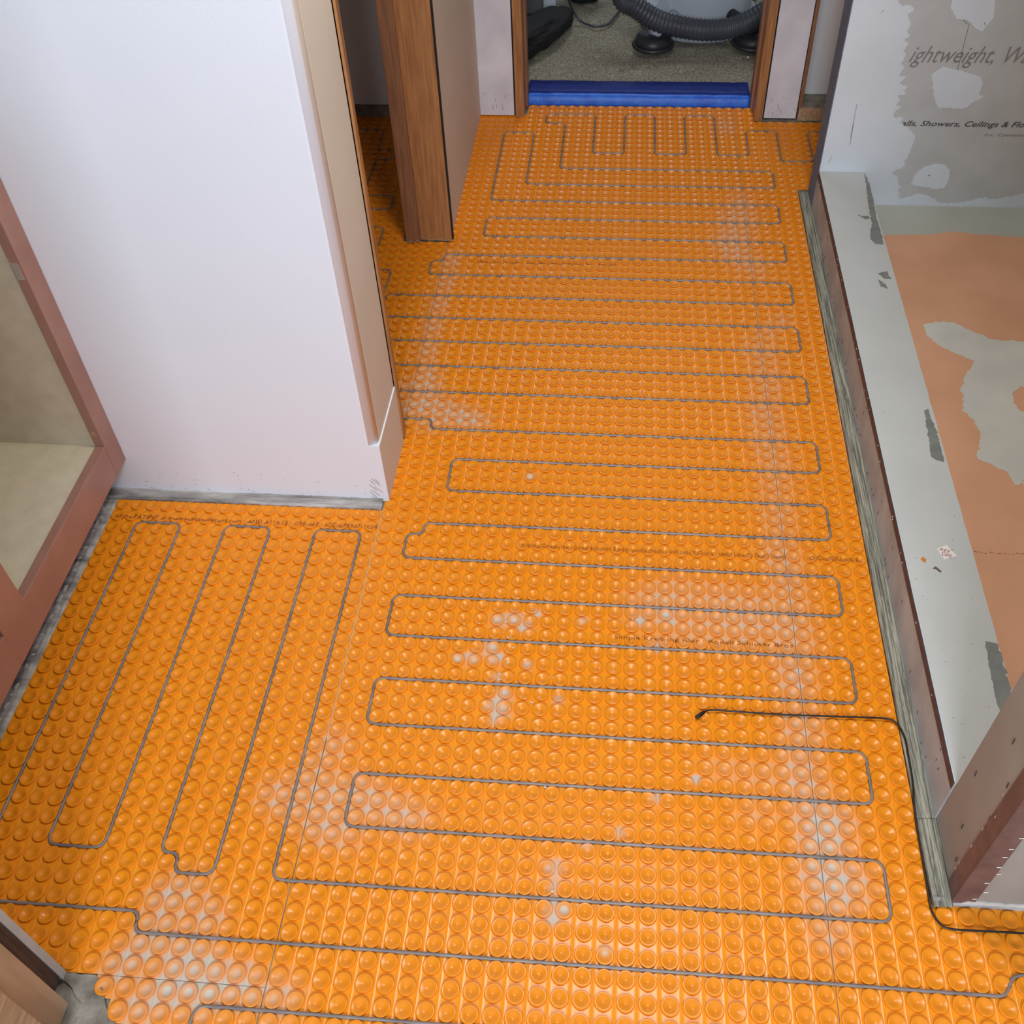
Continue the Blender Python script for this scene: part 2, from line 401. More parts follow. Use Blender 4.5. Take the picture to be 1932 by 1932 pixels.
text_on('alls, Showers, Ceilings & Floors', (.270, .2445), .341, PT, 'printed_lettering', 'ink_dark', ws, shear=.3, bold=.012, height=.019)
text_on('Int. Cyanation 6 TB Board', (.483, .220), .21, PT, 'printed_lettering', 'ink_grey', ws, shear=.2, height=.010)
tube('pencil_line', [(.367, 2.0345, .496), (.3685, 2.0345, .44), (.370, 2.0345, .386)], .0005, 'ink_dark', ws, 5)
tube('screw_dimple', [(.372, 2.0336, .1095), (.376, 2.0336, .1095)], .0012, 'ink_dark', ws, 6)
V, F = [], []
for (a, b, c, d) in [(.158, .52, .163, .527), (.148, .30, .150, .21), (.150, .25, .153, .19), (.108, .14, .113, .16), (.40, .50, .405, .492), (.35, .505, .362, .497)]:
    tube_into(V, F, [(a, 2.0338, b), (c, 2.0338, d)], .0006, 4)
me = bpy.data.meshes.new('scratch_mark'); me.from_pydata(V, [], F); link('scratch_mark', me, 'ink_grey', ws)

# near end wall of the shower
wn = obj('wall_shower_near', B(.090, 1.5, .127, .255, .0, 2.40), 'wall_end'); tag(wn, kind='structure')
ct = bmesh.new(); box(ct, .0888, .0905, .1258, .158, .003, 2.39); box(ct, .0888, .121, .1258, .1275, .003, 2.39)
t_ = obj('corner_tape', ct, 'bead', wn)
bead = B(.0878, .0912, .1248, .1282, .004, 2.39, bev=.0012); obj('corner_bead', bead, 'bead', wn)
V, F = [], []
for k in range(26):
    z = .02 + k * .028 + random.uniform(-.006, .006)
    x = .116 + random.uniform(-.004, .006)
    tube_into(V, F, [(x, .1252, z), (x + .006, .1252, z + .001)], .0007, 4)
for k in range(14):
    z = .03 + k * .05 + random.uniform(-.02, .02); y = .150 + random.uniform(-.004, .012)
    tube_into(V, F, [(.0884, y, z), (.0884, y + .001, z + .006)], .0007, 4)
me = bpy.data.meshes.new('staples'); me.from_pydata(V, [], F); link('staples', me, 'staple', wn)
V, F = [], []
for (y, z) in [(.168, .05), (.195, .10), (.23, .19), (.20, .33), (.165, .28), (.19, .42), (.158, .20)]:
    tube_into(V, F, [(.0896, y, z), (.0896, y + .001, z + .011)], .0011, 5)
me = bpy.data.meshes.new('screw_slots'); me.from_pydata(V, [], F); link('screw_slots', me, 'ink_dark', wn)
PN = lambda a, b, h: (a, .127 - h, b)
patch([(.10, .001), (.11, .012), (.16, .009), (.22, .013), (.3, .01), (.4, .012), (.4, .001)], PN, .002, 'mortar_smear', 'smear', wn)

# front wall beside the camera (entry door opening)
wf = obj('wall_front', B(-3.0, -1.182, -.19, -.0745, .012, 2.40), 'wood_dark'); tag(wf, kind='structure')
obj('drywall_edge', B(-3.0, -1.1805, -.0735, -.062, .002, 2.40), 'curb_face', wf)
d3 = tag(bpy.data.objects.new('door_3', None), kind='structure'); COL.objects.link(d3); d3.location = (-1.16, -.13, 0)
obj('entry_jamb', B(-1.178, -1.160, -.20, -.104, .003, 2.05, bev=.001), 'wood_post', d3)
obj('entry_casing', B(-1.160, -1.146, -.20, -.152, .003, 2.05, bev=.002), 'wood_lite', d3)
tag(obj('wall_front_right', B(.62, 1.5, -.19, -.062, .0, 2.40), 'tan_wall'), kind='structure')

# ------------------------------------------------------------------ shower curb
cb = thing('shower_curb', 'low grey-faced shower curb with white troweled compound on its top', 'curb', (.148, 1.1, 0))
obj('curb_core', B(.088, .2075, .256, 2.034, -.001, .1148, bev=.0008), 'curb_face', cb)
# skim coat on top, slightly wavy outer edge
rt = [(.2085 + .0012 * noise.noise(Vector((y * 30, 0, 0))), y) for y in np.linspace(.257, 2.033, 120)]
lf = [(.0885 + .0010 * noise.noise(Vector((y * 40, 5, 0))), y) for y in np.linspace(2.033, .257, 120)]
PC = lambda a, b, h: (a, b, .1148 + h)
patch(rt + lf, PC, .0012, 'compound_top', 'curb_top', cb, jagged=False)
PW2 = lambda a, b, h: (a, b, .1160 + h)
for q in ([(.204, 2.023), (.21, 1.979), (.2085, 1.9), (.2035, 1.799), (.2045, 1.744), (.2035, 1.69), (.184, 1.689), (.175, 1.714), (.189, 1.787), (.19, 1.836), (.198, 1.939)],
          [(.172, 1.566), (.193, 1.576), (.198, 1.544), (.182, 1.545)], [(.167, 1.54), (.176, 1.532), (.185, 1.505), (.17, 1.511)],
          [(.161, 1.822), (.170, 1.812), (.184, 1.818), (.190, 1.806), (.174, 1.802)],
          [(.191, 1.085), (.199, 1.091), (.204, 1.046), (.204, .97), (.202, .938), (.188, .943), (.181, .951), (.188, 1.03)],
          [(.188, .518), (.207, .514), (.2085, .483), (.208, .433), (.208, .399), (.2085, .26), (.205, .258), (.19, .345), (.182, .383), (.18, .402), (.183, .456)]):
    patch(q, PW2, .0004, 'worn_patch', 'worn', cb, amp=.0012, step=.005)
V, F = [], []
for k in range(34):
    x, y = random.uniform(.10, .195), random.uniform(.27, .85) if k < 26 else random.uniform(.85, 1.9)
    tube_into(V, F, [(x, y, .1158), (x, y, .1163)], random.uniform(.0006, .0012) if k else .002, 6)
me = bpy.data.meshes.new('pinhole_marks'); me.from_pydata(V, [], F); link('pinhole_marks', me, 'worn', cb)
bmb = bmesh.new(); box(bmb, .0868, .0885, .258, 2.033, .099, .1162)
obj('corner_bead', bmb, 'bead_dark', cb)
V, F = [], []
tube_into(V, F, [(.0888 + .0006 * noise.noise(Vector((y * 9, 3, 0))), y, .1166) for y in np.linspace(.26, 2.03, 200)], .0009, 5)
me = bpy.data.meshes.new('bead_ridge'); me.from_pydata(V, [], F); link('bead_ridge', me, 'compound', cb)
V, F = [], []
for k in range(26):
    y = random.uniform(.27, 2.0); z = random.uniform(.101, .115)
    tube_into(V, F, [(.0866, y, z), (.0864, y + random.uniform(.001, .004), z + random.uniform(-.001, .001))], random.uniform(.0003, .0008), 5)
me = bpy.data.meshes.new('compound_flecks'); me.from_pydata(V, [], F); link('compound_flecks', me, 'crumb', cb)
V, F = [], []
for k in range(46):
    y = random.uniform(.27, 1.95); z = random.uniform(.012, .03) if k < 36 else random.uniform(.03, .09)
    tube_into(V, F, [(.0876, y, z), (.0876, y + random.uniform(-.002, .002), z + random.uniform(.003, .009))], .0006, 4)
me = bpy.data.meshes.new('gouge_marks'); me.from_pydata(V, [], F); link('gouge_marks', me, 'ink_dark', cb)

# label and scraps lying on the curb
lb = patch([(.148, .716), (.166, .725), (.179, .700), (.156, .690)], lambda a, b, h: (a, b, .1161 + h), .0008, 'paper_label', 'label_w', None, jagged=False)
tag(lb, 'tiny torn white paper label with red letters on the curb top', 'label')
lab_dir = Vector((.022, -.009)).normalized(); lab_up = Vector((.009, .022)).normalized()
text_on('REF', (0, 0), .017, lambda a, b: (.152 + lab_dir.x * a + lab_up.x * b, .712 + lab_dir.y * a + lab_up.y * b - .001, .1170), 'printed_lettering', 'red', lb, height=.007)
text_on('DPE .', (0, 0), .022, lambda a, b: (.153 + lab_dir.x * a + lab_up.x * b, .7005 + lab_dir.y * a + lab_up.y * b, .1170), 'printed_lettering', 'red', lb, height=.008)
tag(patch([(.115, .688), (.119, .694), (.124, .689), (.121, .681), (.118, .684)], lambda a, b, h: (a, b, .1162 + h), .0012, 'plastic_scrap', 'plug', None, amp=.0004, step=.002),
    'small orange plastic scrap on the curb left of the paper label', 'scrap')
tag(patch([(.132, .669), (.138, .673), (.146, .663), (.143, .661), (.138, .667)], lambda a, b, h: (a, b, .1162 + h), .001, 'plastic_scrap', 'bead', None, amp=.0004, step=.002),
    'thin brown curled scrap on the curb just in front of the orange one', 'scrap')

# ------------------------------------------------------------------ shower pan
pn = obj('shower_pan', B(.2075, 1.499, .256, 2.034, -.004, .020), 'pan'); tag(pn, 'peach coloured waterproof shower pan behind the curb', 'shower pan')
PP = lambda a, b, h: (a, b, .020 + h)
SM = [(.287, 1.503), (.318, 1.516), (.361, 1.514), (.391, 1.487), (.432, 1.453), (.504, 1.447), (.62, 1.44), (.85, 1.40), (.9, 1.2), (.80, 1.0), (.6, .98), (.6, 1.2), (.55, 1.27), (.484, 1.277), (.458, 1.288), (.434, 1.257), (.43, 1.23), (.438, 1.205), (.462, 1.189), (.504, 1.183), (.56, 1.16), (.56, .985), (.456, .998), (.395, .995), (.374, .979), (.367, 1.016), (.341, 1.037), (.317, 1.052), (.332, 1.108), (.338, 1.125), (.332, 1.174), (.315, 1.199), (.331, 1.252), (.326, 1.269), (.354, 1.334), (.37, 1.354), (.377, 1.373), (.338, 1.4), (.308, 1.427), (.288, 1.462)]
patch(SM, PP, .0010, 'mortar_smear', 'smear', pn, amp=.002, step=.008)
patch([(.385, .99), (.40, .965), (.43, .955), (.46, .93), (.44, .975), (.455, .998)], PP, .0008, 'mortar_smear', 'smear', pn, amp=.003, step=.006)
patch([(.2085, 2.033), (.2085, 1.885), (.247, 1.885), (.382, 1.896), (.439, 1.911), (.503, 1.898), (.61, 1.888), (.9, 1.89), (1.49, 1.89), (1.49, 2.033)], PP, .0010, 'seam_band', 'band', pn, amp=.0012, step=.01)
V, F = [], []
for k in range(40):
    x = .22 + k * .007 + random.uniform(-.002, .002)
    tube_into(V, F, [(x, .796 + random.uniform(-.002, .002), .0202), (x + .004, .796 + random.uniform(-.003, .003), .0202)], .0006, 4)
me = bpy.data.meshes.new('faint_print'); me.from_pydata(V, [], F); link('faint_print', me, 'ink_brown', pn)

# ------------------------------------------------------------------ uncoupling membrane sheets
BLOBS = []
def bl(lst, r, s, ry=1.0, star=1.0):
    for u, v in lst: BLOBS.append((u, v, r, r * ry, s, star))
bl([(-3, 46.2), (-2.8, 42.5), (-3.4, 39), (-3.2, 36), (-3, 33), (-3.1, 29.5), (-3.4, 26), (-3.0, 23.5)], 1.1, .50, 1.5)
bl([(-3.1, 20.8), (-5, 21), (-7, 21.6), (-9.5, 22), (-11.5, 21.2), (-3.2, 18.6), (-6.5, 19.4), (-9.2, 19.6)], 1.4, .52, 1.0)
bl([(-12.0, 20.0), (-11.0, 18.2), (-10.4, 20.3)], .35, 1.5)
bl([(-3.3, 16.4), (-3.1, 13.5), (-3.6, 11), (-3.3, 9.0), (-2.9, 7.3), (-2.7, 6.0)], 1.0, .75, 1.3)
bl([(-5.6, 10.2), (-7.5, 10.6), (-6, 8.2)], 1.0, .32, .8)
bl([(-3.3, 5.1), (-2.6, 4.0), (-3.0, 2.4), (-1.5, 4.8), (-2.0, 8.0)], 1.0, .62, 1.1)
bl([(-3.2, 67.6), (-3.0, 64.5), (-3.5, 61.5), (-4.2, 59), (-2.9, 57.5), (-5.0, 61.0), (-4.4, 64.5), (-4.0, 82)], 1.0, .55, 1.6)
bl([(-1.2, 50), (-2.3, 48.5)], .7, .4, 1.2)
bl([(-28.4, 57.2), (-28.3, 54), (-28.5, 51), (-28.6, 48), (-28.6, 45), (-28.2, 42.3), (-27.6, 40.5)], .75, .70, 1.7)
bl([(-27.8, 38.6), (-26.2, 38.2), (-25.0, 37.4), (-27, 36.8), (-29, 40.5), (-23.9, 37.0), (-29, 38.2)], 1.0, .75, .9)
bl([(-20.4, 19.5), (-19.5, 19.7), (-18.8, 19.2), (-20.7, 17.5), (-20.3, 16.8), (-21.7, 16.7), (-20.1, 13.6), (-19.6, 14.3), (-19.6, 13.2), (-16.1, 4.5), (-16.0, 2.2)], .38, 1.8, 1.0)
bl([(-16.1, 3.6), (-16.1, 2.9), (-15.5, 2.5), (-19.5, 31.7), (-13.5, .8), (-15.4, 19.8), (-22.5, 16.7), (-18.4, 16.4), (-16.5, 14.2), (-14.6, 5.9), (-11.1, 8.6), (-12.9, 6.6), (-9.0, 9.8), (-20.0, 12.6), (-20.1, 15.5), (-18.2, 20.2)], .22, 2.2, 1.0)
bl([(-29.3, 8.8), (-28.1, 7.6), (-27.0, 8.1), (-25.9, 7.5), (-24.5, 6.9), (-23.5, 6.5), (-29.7, 6.9), (-26.9, 5.7), (-28.3, 6.0), (-28.6, 10.6), (-31.0, 7.5)], .95, .62, 1.0)
bl([(-35.1, 1.8), (-34.0, 2.2), (-34.8, .3), (-35.4, -.8), (-32.6, .9), (-33.6, -.6), (-32.4, -1.7), (-30.6, -1.8), (-33.8, -2.8), (-31.8, -3.0), (-29.8, -2.2), (-28.2, -2.4), (-34.6, -3.4), (-36.2, -1.8)], .9, .72, 1.0)
bl([(-32.7, -1.9), (-31.5, -2.2), (-33.6, -2.2), (-31.9, -.9), (-33.0, -1.2)], .6, 1.1, 1.0)
BL_ = np.array(BLOBS)


def stain(u, v):
    out = np.zeros_like(u)
    for a, b, rx, ry, s, st in BL_:
        m_ = (np.abs(u - a) < 3 * rx) & (np.abs(v - b) < 3 * ry)
        if m_.any():
            d = ((u[m_] - a) / rx) ** 2 + ((v[m_] - b) / ry) ** 2
            out[m_] += s * np.exp(-d * .9)
    # random crumbs of mortar
    return np.clip(out, 0, 1.7)


def star(u, v):      # 1 at channel crossings, 0 mid channel
    du = np.abs(u - np.round(u)); dv = np.abs(v - np.round(v))
    return np.clip(1 - (du + dv) / .42, 0, 1)


SEG = 16
RINGS = [(.385, ZB + .0003), (.415, -.0022), (.430, -.0006), (.426, .0001), (.405, ZT), (.345, .0001), (.265, -.0004), (.150, -.0020), (.045, -.0030)]
ang = np.arange(SEG) * 2 * np.pi / SEG
SV = [(r_ * math.cos(a), r_ * math.sin(a), z_) for r_, z_ in RINGS for a in ang] + [(0, 0, -.0029)]
SV = np.array(SV); NR = len(RINGS)
SQ = [(i * SEG + k, i * SEG + (k + 1) % SEG, (i + 1) * SEG + (k + 1) % SEG, (i + 1) * SEG + k) for i in range(NR - 1) for k in range(SEG)]
STRI = [((NR - 1) * SEG + k, (NR - 1) * SEG + (k + 1) % SEG, NR * SEG) for k in range(SEG)]
SQ = np.array(SQ); STRI = np.array(STRI)
G = 8
TK = np.array([0, .035, .17, .34, .5, .66, .83, .965, 1.]); gx, gy = np.meshgrid(TK, TK); BV = np.stack([gx.ravel(), gy.ravel()], 1)
BQ = np.array([(j * (G + 1) + i, j * (G + 1) + i + 1, (j + 1) * (G + 1) + i + 1, (j + 1) * (G + 1) + i) for j in range(G) for i in range(G)])


def sheet(name, cells, label, lowshift=(0, 0), shrink=None):
    cells = np.array(cells, float); n = len(cells)
    jit = 1 + rng.normal(0, .012, (n, 1, 1))
    st = SV[None, :, :] * np.array([1, 1, 1])[None, None, :] * np.ones((n, 1, 1))
    st = st * np.concatenate([jit, jit, np.ones_like(jit)], 2)
    # dish depth varies a little
    dz = np.where(SV[:, 2] < -.0012, 1, 0) * np.array([1 if i >= 5 * SEG else 0 for i in range(len(SV))])
    st[:, :, 2] += dz[None, :] * rng.normal(0, .00035, (n, 1))
    c = cells + .5
    su = st[:, :, 0] + c[:, 0:1]; sv = st[:, :, 1] + c[:, 1:2]; sz = st[:, :, 2]
    bu = cells[:, 0:1] + BV[None, :, 0]; bv = cells[:, 1:2] + BV[None, :, 1]
    if shrink:
        bu = np.clip(bu, shrink[0], shrink[1]); bv = np.clip(bv, shrink[2], shrink[3])
    bz = np.full_like(bu, ZB) + .0003 + .0004 * (np.abs(bu - np.round(bu)) < .01)
    hs = stain(su.ravel(), sv.ravel()) * .24
    cr = rng.random(n); crumb = np.where(cr > .985, rng.uniform(.6, 1.2, n), 0)
    centre = np.array([1. if i >= 7 * SEG else 0. for i in range(len(SV))])
    top_only = np.array([.35 if i < 3 * SEG else 1. for i in range(len(SV))])
    hs = hs.reshape(n, -1) * (top_only * (1 + 1.7 * centre))[None, :]
    hb = stain(bu.ravel(), bv.ravel()) * (.26 + 1.15 * star(bu.ravel(), bv.ravel()) + .75 * (np.abs(bu.ravel() - np.round(bu.ravel())) < .01))
    ns, nb = su.size, bu.size
    co = np.empty((ns + nb, 3))
    co[:ns, 0] = su.ravel() * S; co[:ns, 1] = sv.ravel() * S; co[:ns, 2] = sz.ravel()
    co[ns:, 0] = bu.ravel() * S; co[ns:, 1] = bv.ravel() * S; co[ns:, 2] = bz.ravel()
    k = len(SV); off = (np.arange(n) * k)[:, None, None]
    q = (SQ[None] + off).reshape(-1, 4); t = (STRI[None] + off).reshape(-1, 3)
    qb = (BQ[None] + (np.arange(n) * len(BV))[:, None, None] + ns).reshape(-1, 4)
    q = np.concatenate([q, qb])
    me = bpy.data.meshes.new(name); me.vertices.add(len(co)); me.vertices.foreach_set('co', co.ravel().astype(np.float32))
    nl = q.size + t.size; me.loops.add(nl)
    me.loops.foreach_set('vertex_index', np.concatenate([q.ravel(), t.ravel()]).astype(np.int32))
    starts = np.concatenate([np.arange(len(q)) * 4, q.size + np.arange(len(t)) * 3]).astype(np.int32)
    me.polygons.add(len(starts)); me.polygons.foreach_set('loop_start', starts)
    me.polygons.foreach_set('use_smooth', np.ones(len(starts), bool))
    me.update(calc_edges=True); me.validate()
    at = me.attributes.new('thinset', 'FLOAT', 'POINT'); at.data.foreach_set('value', np.concatenate([hs.ravel(), hb]).astype(np.float32))
    a2 = me.attributes.new('stud', 'FLOAT', 'POINT'); a2.data.foreach_set('value', np.concatenate([np.ones(ns), np.zeros(nb)]).astype(np.float32))
    o = link(name, me, 'membrane'); tag(o, label, 'floor membrane', 'orange studded membrane sheets on the floor'); return o


def cells(u0, u1, v0, v1, skip=None):
    return [(u, v) for u in range(u0, u1) for v in range(v0, v1) if not (skip and skip(u, v))]


sh_left = sheet('uncoupling_membrane', cells(-47, -29, -2, 28), 'orange studded membrane sheet in front of the white wall and vanity cabinet', shrink=(-47, -29.04, -1.99, 28))
cut = lambda u, v: (u + .5) < -37.2 + .0 or (u + .5) < -37.4 + (-(v + .5) - 2) * 1.05
sh_bl = sheet('uncoupling_membrane', cells(-38, -29, -9, -2, cut), 'orange studded membrane piece with mortar haze at the bottom left corner', shrink=(-38, -29.04, -9, -2.01))
sh_mid = sheet('uncoupling_membrane', cells(-29, -3, -9, 84) + cells(-24, -3, 84, 86), 'long orange studded membrane sheet down the middle to the doorway', shrink=(-28.98, -3.02, -9, 86))
sh_r = sheet('uncoupling_membrane', cells(-3, 2, 4, 69) + cells(-3, 16, -9, 4) + cells(-3, 2, 69, 70) + cells(-3, 40, 70, 83) + cells(-3, -1, 83, 86),
             'narrow orange studded membrane strip along the shower curb', shrink=(-2.98, 40, -9, 86))
sh_c = sheet('uncoupling_membrane', cells(-44, -29, 35, 83, lambda u, v: v >= 60 and u >= -33), 'shaded orange studded membrane inside the closet behind the stained jamb', shrink=(-44, -29.02, 35, 83))


def height(x, y):
    u, v = x / S, y / S
    d = math.hypot(u - math.floor(u) - .5, v - math.floor(v) - .5)
    if d > .43: return -.0016
    for (r0, z0), (r1, z1) in zip(RINGS[4:-1], RINGS[5:]):
        if r1 <= d <= r0: return z1 + (z0 - z1) * (d - r1) / (r0 - r1)
    return ZT if d > .3 else -.0026


PF = lambda a, b: (a, b, height(a, b) + .0006)
text_on('Rhyne PATENT at www.schluterdesigns.com · ANSI A118.12 · CER:467 · ICC:ILPS907-1024', (-1.432, .807), .540, PF, 'printed_lettering', 'ink_brown', sh_left, height=.013, subdiv=1)
text_on("P;·landu(,'Omadh,;1aw · ;Junod?·aud;·Hum Z Judly; ·yuuOp Osudl;·1 undI Yuau Y||Ouul V · uaaO? Uaua;Oy Ousl;V Uasadl", (-.600, .777), .508, PF, 'printed_lettering', 'ink_brown', sh_mid, height=.013, subdiv=1)
text_on('Simple Kreditng Rixr · Rqdelf Schluter Bros', (-.415, .570), .318, PF, 'printed_lettering', 'ink_brown', sh_mid, height=.010, subdiv=1)
text_on('·OjCvalGjUvad; E-', (-.050, .777), .100, PF, 'printed_lettering', 'ink_brown', sh_r, height=.013, subdiv=1)
text_on("Pyat Junudly · uaud; Hum Osul V · Juna?", (-.80, 1.745), .36, PF, 'printed_lettering', 'ink_brown', sh_mid, height=.012, subdiv=1)


# seams between sheets show as fine mortar lines
def seam(name, pts, m, label_):
    V, F = [], []
    for a, b in pts:
        n_ = max(2, int(math.dist(a, b) / .01)); path = []
        for i in range(n_ + 1):
            t = i / n_; x = a[0] + (b[0] - a[0]) * t; y = a[1] + (b[1] - a[1]) * t
            path.append((x * S + .0004 * noise.noise(Vector((y * 3, x, 1))), y * S, ZB + .0006))
        tube_into(V, F, path, .0006, 5)
    me = bpy.data.meshes.new(name); me.from_pydata(V, [], F); return me


link('mortar_seam', seam('mortar_seam', [((-29, 28), (-29, 11))], 'crumb', ''), 'crumb', sh_left)
link('cut_seam', seam('cut_seam', [((-3, 58), (-3, 4)), ((-3, 4), (-3, -8))], 'gap', ''), 'cable', sh_r)

# ------------------------------------------------------------------ heating cable
R1 = [(12, -6), (-32, -6), (-32, -3), (9, -3), (9, 1), (5, 1), (4.6, 0), (-36, 0), (-36, 1), (-45, 1), (-45, 26), (-42, 26), (-42, 4), (-39, 4), (-39, 26), (-36, 26),
      (-36, 4), (-35, 4), (-35, 3), (-33, 3), (-33, 26), (-30, 26), (-30, 3), (0, 3), (0, 6), (-27, 6), (-27, 9), (0, 9), (0, 12), (-27, 12), (-27, 15), (0, 15), (0, 18),
      (-27, 18), (-27, 21), (0, 21), (0, 24), (-27, 24), (-27, 26), (-26, 26), (-26, 27), (0, 27), (0, 30), (-25, 30), (-25, 33), (0, 33), (0, 36), (-27, 36), (-27, 37), (-32, 37),
      (-32, 40), (0, 40), (0, 43), (-35, 43), (-35, 46), (0, 46), (0, 49), (-35, 49), (-36, 49), (-36, 51), (-33, 51), (-33, 52), (0, 52), (0, 55), (-30, 55), (-30, 57), (-29, 57), (-29, 58), (0, 58),
      (0, 61), (-26, 61), (-26, 64), (0, 64), (0, 67), (-26, 67), (-26, 80), (-23, 80), (-23, 70), (0, 70), (0, 73), (-20, 73), (-20, 82), (-22, 82), (-22, 84), (-17, 84),
      (-17, 76), (-14, 76), (-14, 84), (-11, 84), (-11, 76), (-8, 76), (-8, 84), (-5, 84), (-5, 76), (-2, 76), (-2, 81), (1, 81), (1, 75), (4, 75), (4, 81), (30, 81)]
R2 = [(-35.5, 52), (-33.2, 52), (-33.2, 55.5), (-36, 55.5), (-36, 59), (-35, 59), (-35, 62), (-40, 62), (-40, 65), (-35, 65), (-35, 67.4), (-38, 67.4), (-38, 74), (-36.3, 74), (-36.3, 76), (-38.3, 76), (-38.3, 80), (-43, 80)]
V, F = [], []
for R_ in (R1, R2):
    p2 = rounded([(u * S, v * S, 0) for u, v in R_], .6 * S, 6)
    # resample so that the sheath can wander and dip slightly between studs
    P = []
    for a, b in zip(p2[:-1], p2[1:]):
        n_ = max(1, int((b - a).length / (S / 3.0)))
        for i in range(n_):
            P.append(a + (b - a) * i / n_)
    P.append(p2[-1])
    P = [Vector((p.x + .00035 * noise.noise(Vector((p.x * 25, p.y * 25, 0))), p.y + .0005 * noise.noise(Vector((p.x * 25, p.y * 25, 7))), -.0015 + .0005 * noise.noise(Vector((p.x * 30, p.y * 30, 3))))) for p in P]
    tube_into(V, F, P, .0027, 8)
me = bpy.data.meshes.new('heating_cable'); me.from_pydata(V, [], F)
tag(link('heating_cable', me, 'cable', None, True), 'long grey-brown heating cable looped between the orange studs', 'cable')

# sensor wire
sw = thing('sensor_wire', 'thin black sensor wire running along the curb and out to the right', 'wire', (-.253, .428, 0))
z = .0032
pts = [(-.262, .423, z), (-.253, .4285, z), (-.235, .4300, z), (-.19, .4290, z), (-.125, .4290, z - .001), (-.06, .430, z), (.0, .4315, z), (.033, .432, z), (.050, .430, z), (.060, .420, z), (.066, .396, .0055),
       (.066, .36, .0065), (.065, .315, .0065), (.061, .28, .006), (.059, .243, .0045), (.0585, .192, .004), (.058, .15, .004), (.0575, .119, .003), (.062, .100, z), (.072, .089, z), (.090, .0865, z), (.123, .087, z), (.184, .088, z), (.3, .088, z), (.45, .09, z)]
tube('wire', smooth_path(pts, 6), .0017, 'sensor', sw)
tube('sensor_tip', [(-.2745, .4118, .004), (-.2735, .4125, .0042), (-.270, .415, .0045), (-.263, .4215, .0042), (-.260, .4245, .004), (-.2585, .4258, z)], lambda i: [.0015, .0034, .0036, .0034, .0026, .0016][i], 'sensor', sw, 10)

# ------------------------------------------------------------------ mortar strips at the edges of the membrane


def strip(name, label, P0, P1, nrm, wid, prof, m, amp=.0018, n=260, k=26, freq=22, seed=0):
    """ridged strip from P0 to P1, spreading along nrm by wid; prof(t)->height"""
    V, F = [], []
    P0, P1, nrm = Vector(P0), Vector(P1), Vector(nrm)
    for i in range(n + 1):
        s_ = i / n; p = P0.lerp(P1, s_)
        for j in range(k + 1):
            t = j / k
            w_ = wid * t
            if j == 0: w_ += .0016 * noise.noise(Vector((s_ * 60, seed, 0)))
            L_ = (P1 - P0).length
            h = prof(t) + amp * (noise.noise(Vector((s_ * L_ * freq * .5, t * 9, seed))) + .6 * noise.noise(Vector((s_ * L_ * freq * 3, t * 14, seed + 4))))
            if j in (0,): h = -.0056
            q = p + nrm * w_; V.append((q.x, q.y, max(h, -.0056)))
    for i in range(n):
        for j in range(k):
            a = i * (k + 1) + j; F.append((a, a + 1, a + k + 2, a + k + 1))
    me = bpy.data.meshes.new(name); me.from_pydata(V, [], F); o = link(name, me, m, None, True)
    sol = o.modifiers.new('s', 'SOLIDIFY'); sol.thickness = .001; sol.offset = -1
    return tag(o, label, 'mortar strip', 'mortar strips along the floor edges')


ridge = lambda t: .0008 + .0040 * t + .0022 * abs(math.sin(t * 11)) ** .6
strip('mortar_strip', 'ridged grey mortar strip along the foot of the shower curb', (.062, .256, 0), (.062, 2.128, 0), (1, 0, 0), .0262, ridge, 'mortar', n=420)
strip('mortar_strip', 'grey mortar strip wrapping the foot of the near shower wall, left side', (.062, .118, 0), (.062, .256, 0), (1, 0, 0), .0272, ridge, 'mortar', n=60, seed=3)
strip('mortar_strip', 'thin rough mortar strip in front of the near shower wall', (.064, .1235, 0), (.60, .1235, 0), (0, 1, 0), .0095, lambda t: .001 + .003 * t, 'mortar_x', n=160, k=6, seed=6)
strip('mortar_strip', 'crumbly grey mortar strip under the white left wall', (-1.47, .8605, 0), (-.892, .8605, 0), (0, 1, 0), .0262, lambda t: -.001 + .006 * t + .001 * math.sin(t * 14), 'mortar_x', n=260, seed=9, amp=.0024)
strip('mortar_strip', 'dark rough mortar strip under the vanity cabinet', (-1.443, -.06, 0), (-1.443, .86, 0), (-1, 0, 0), .060, lambda t: -.003 + .001 * t, 'mortar_x', n=260, seed=12)
V, F = [], []
bmc = bmesh.new()
for k in range(34):
    y = .12 + k * .0215 + random.uniform(-.006, .006)
    if k % 5 == 4: continue
    x = -1.4635 + random.uniform(-.002, .003); w_ = random.uniform(.003, .0055); l_ = random.uniform(.004, .017)
    prism(bmc, jag([(x, y), (x + w_, y + .001), (x + w_, y + l_), (x, y + l_ * .8)], .0006, .003), -.004, random.uniform(-.0005, .001))
tag(obj('mortar_crumbs', bmc, 'smear'), 'row of pale broken mortar bits under the vanity rail', 'mortar crumbs', kind='stuff')
bms = bmesh.new(); prism(bms, jag([(-1.30, -.062), (-1.137, -.063), (-1.113, -.095), (-1.085, -.130), (-1.05, -.17), (-1.02, -.22), (-1.145, -.22), (-1.145, -.10), (-1.18, -.0735), (-1.30, -.0735)], .001, .008), -.0058, -.0015)
o = obj('mortar_patch', bms, 'subfloor'); tag(o, 'flat grey mortar patch at the foot of the entry door jamb', 'mortar patch')

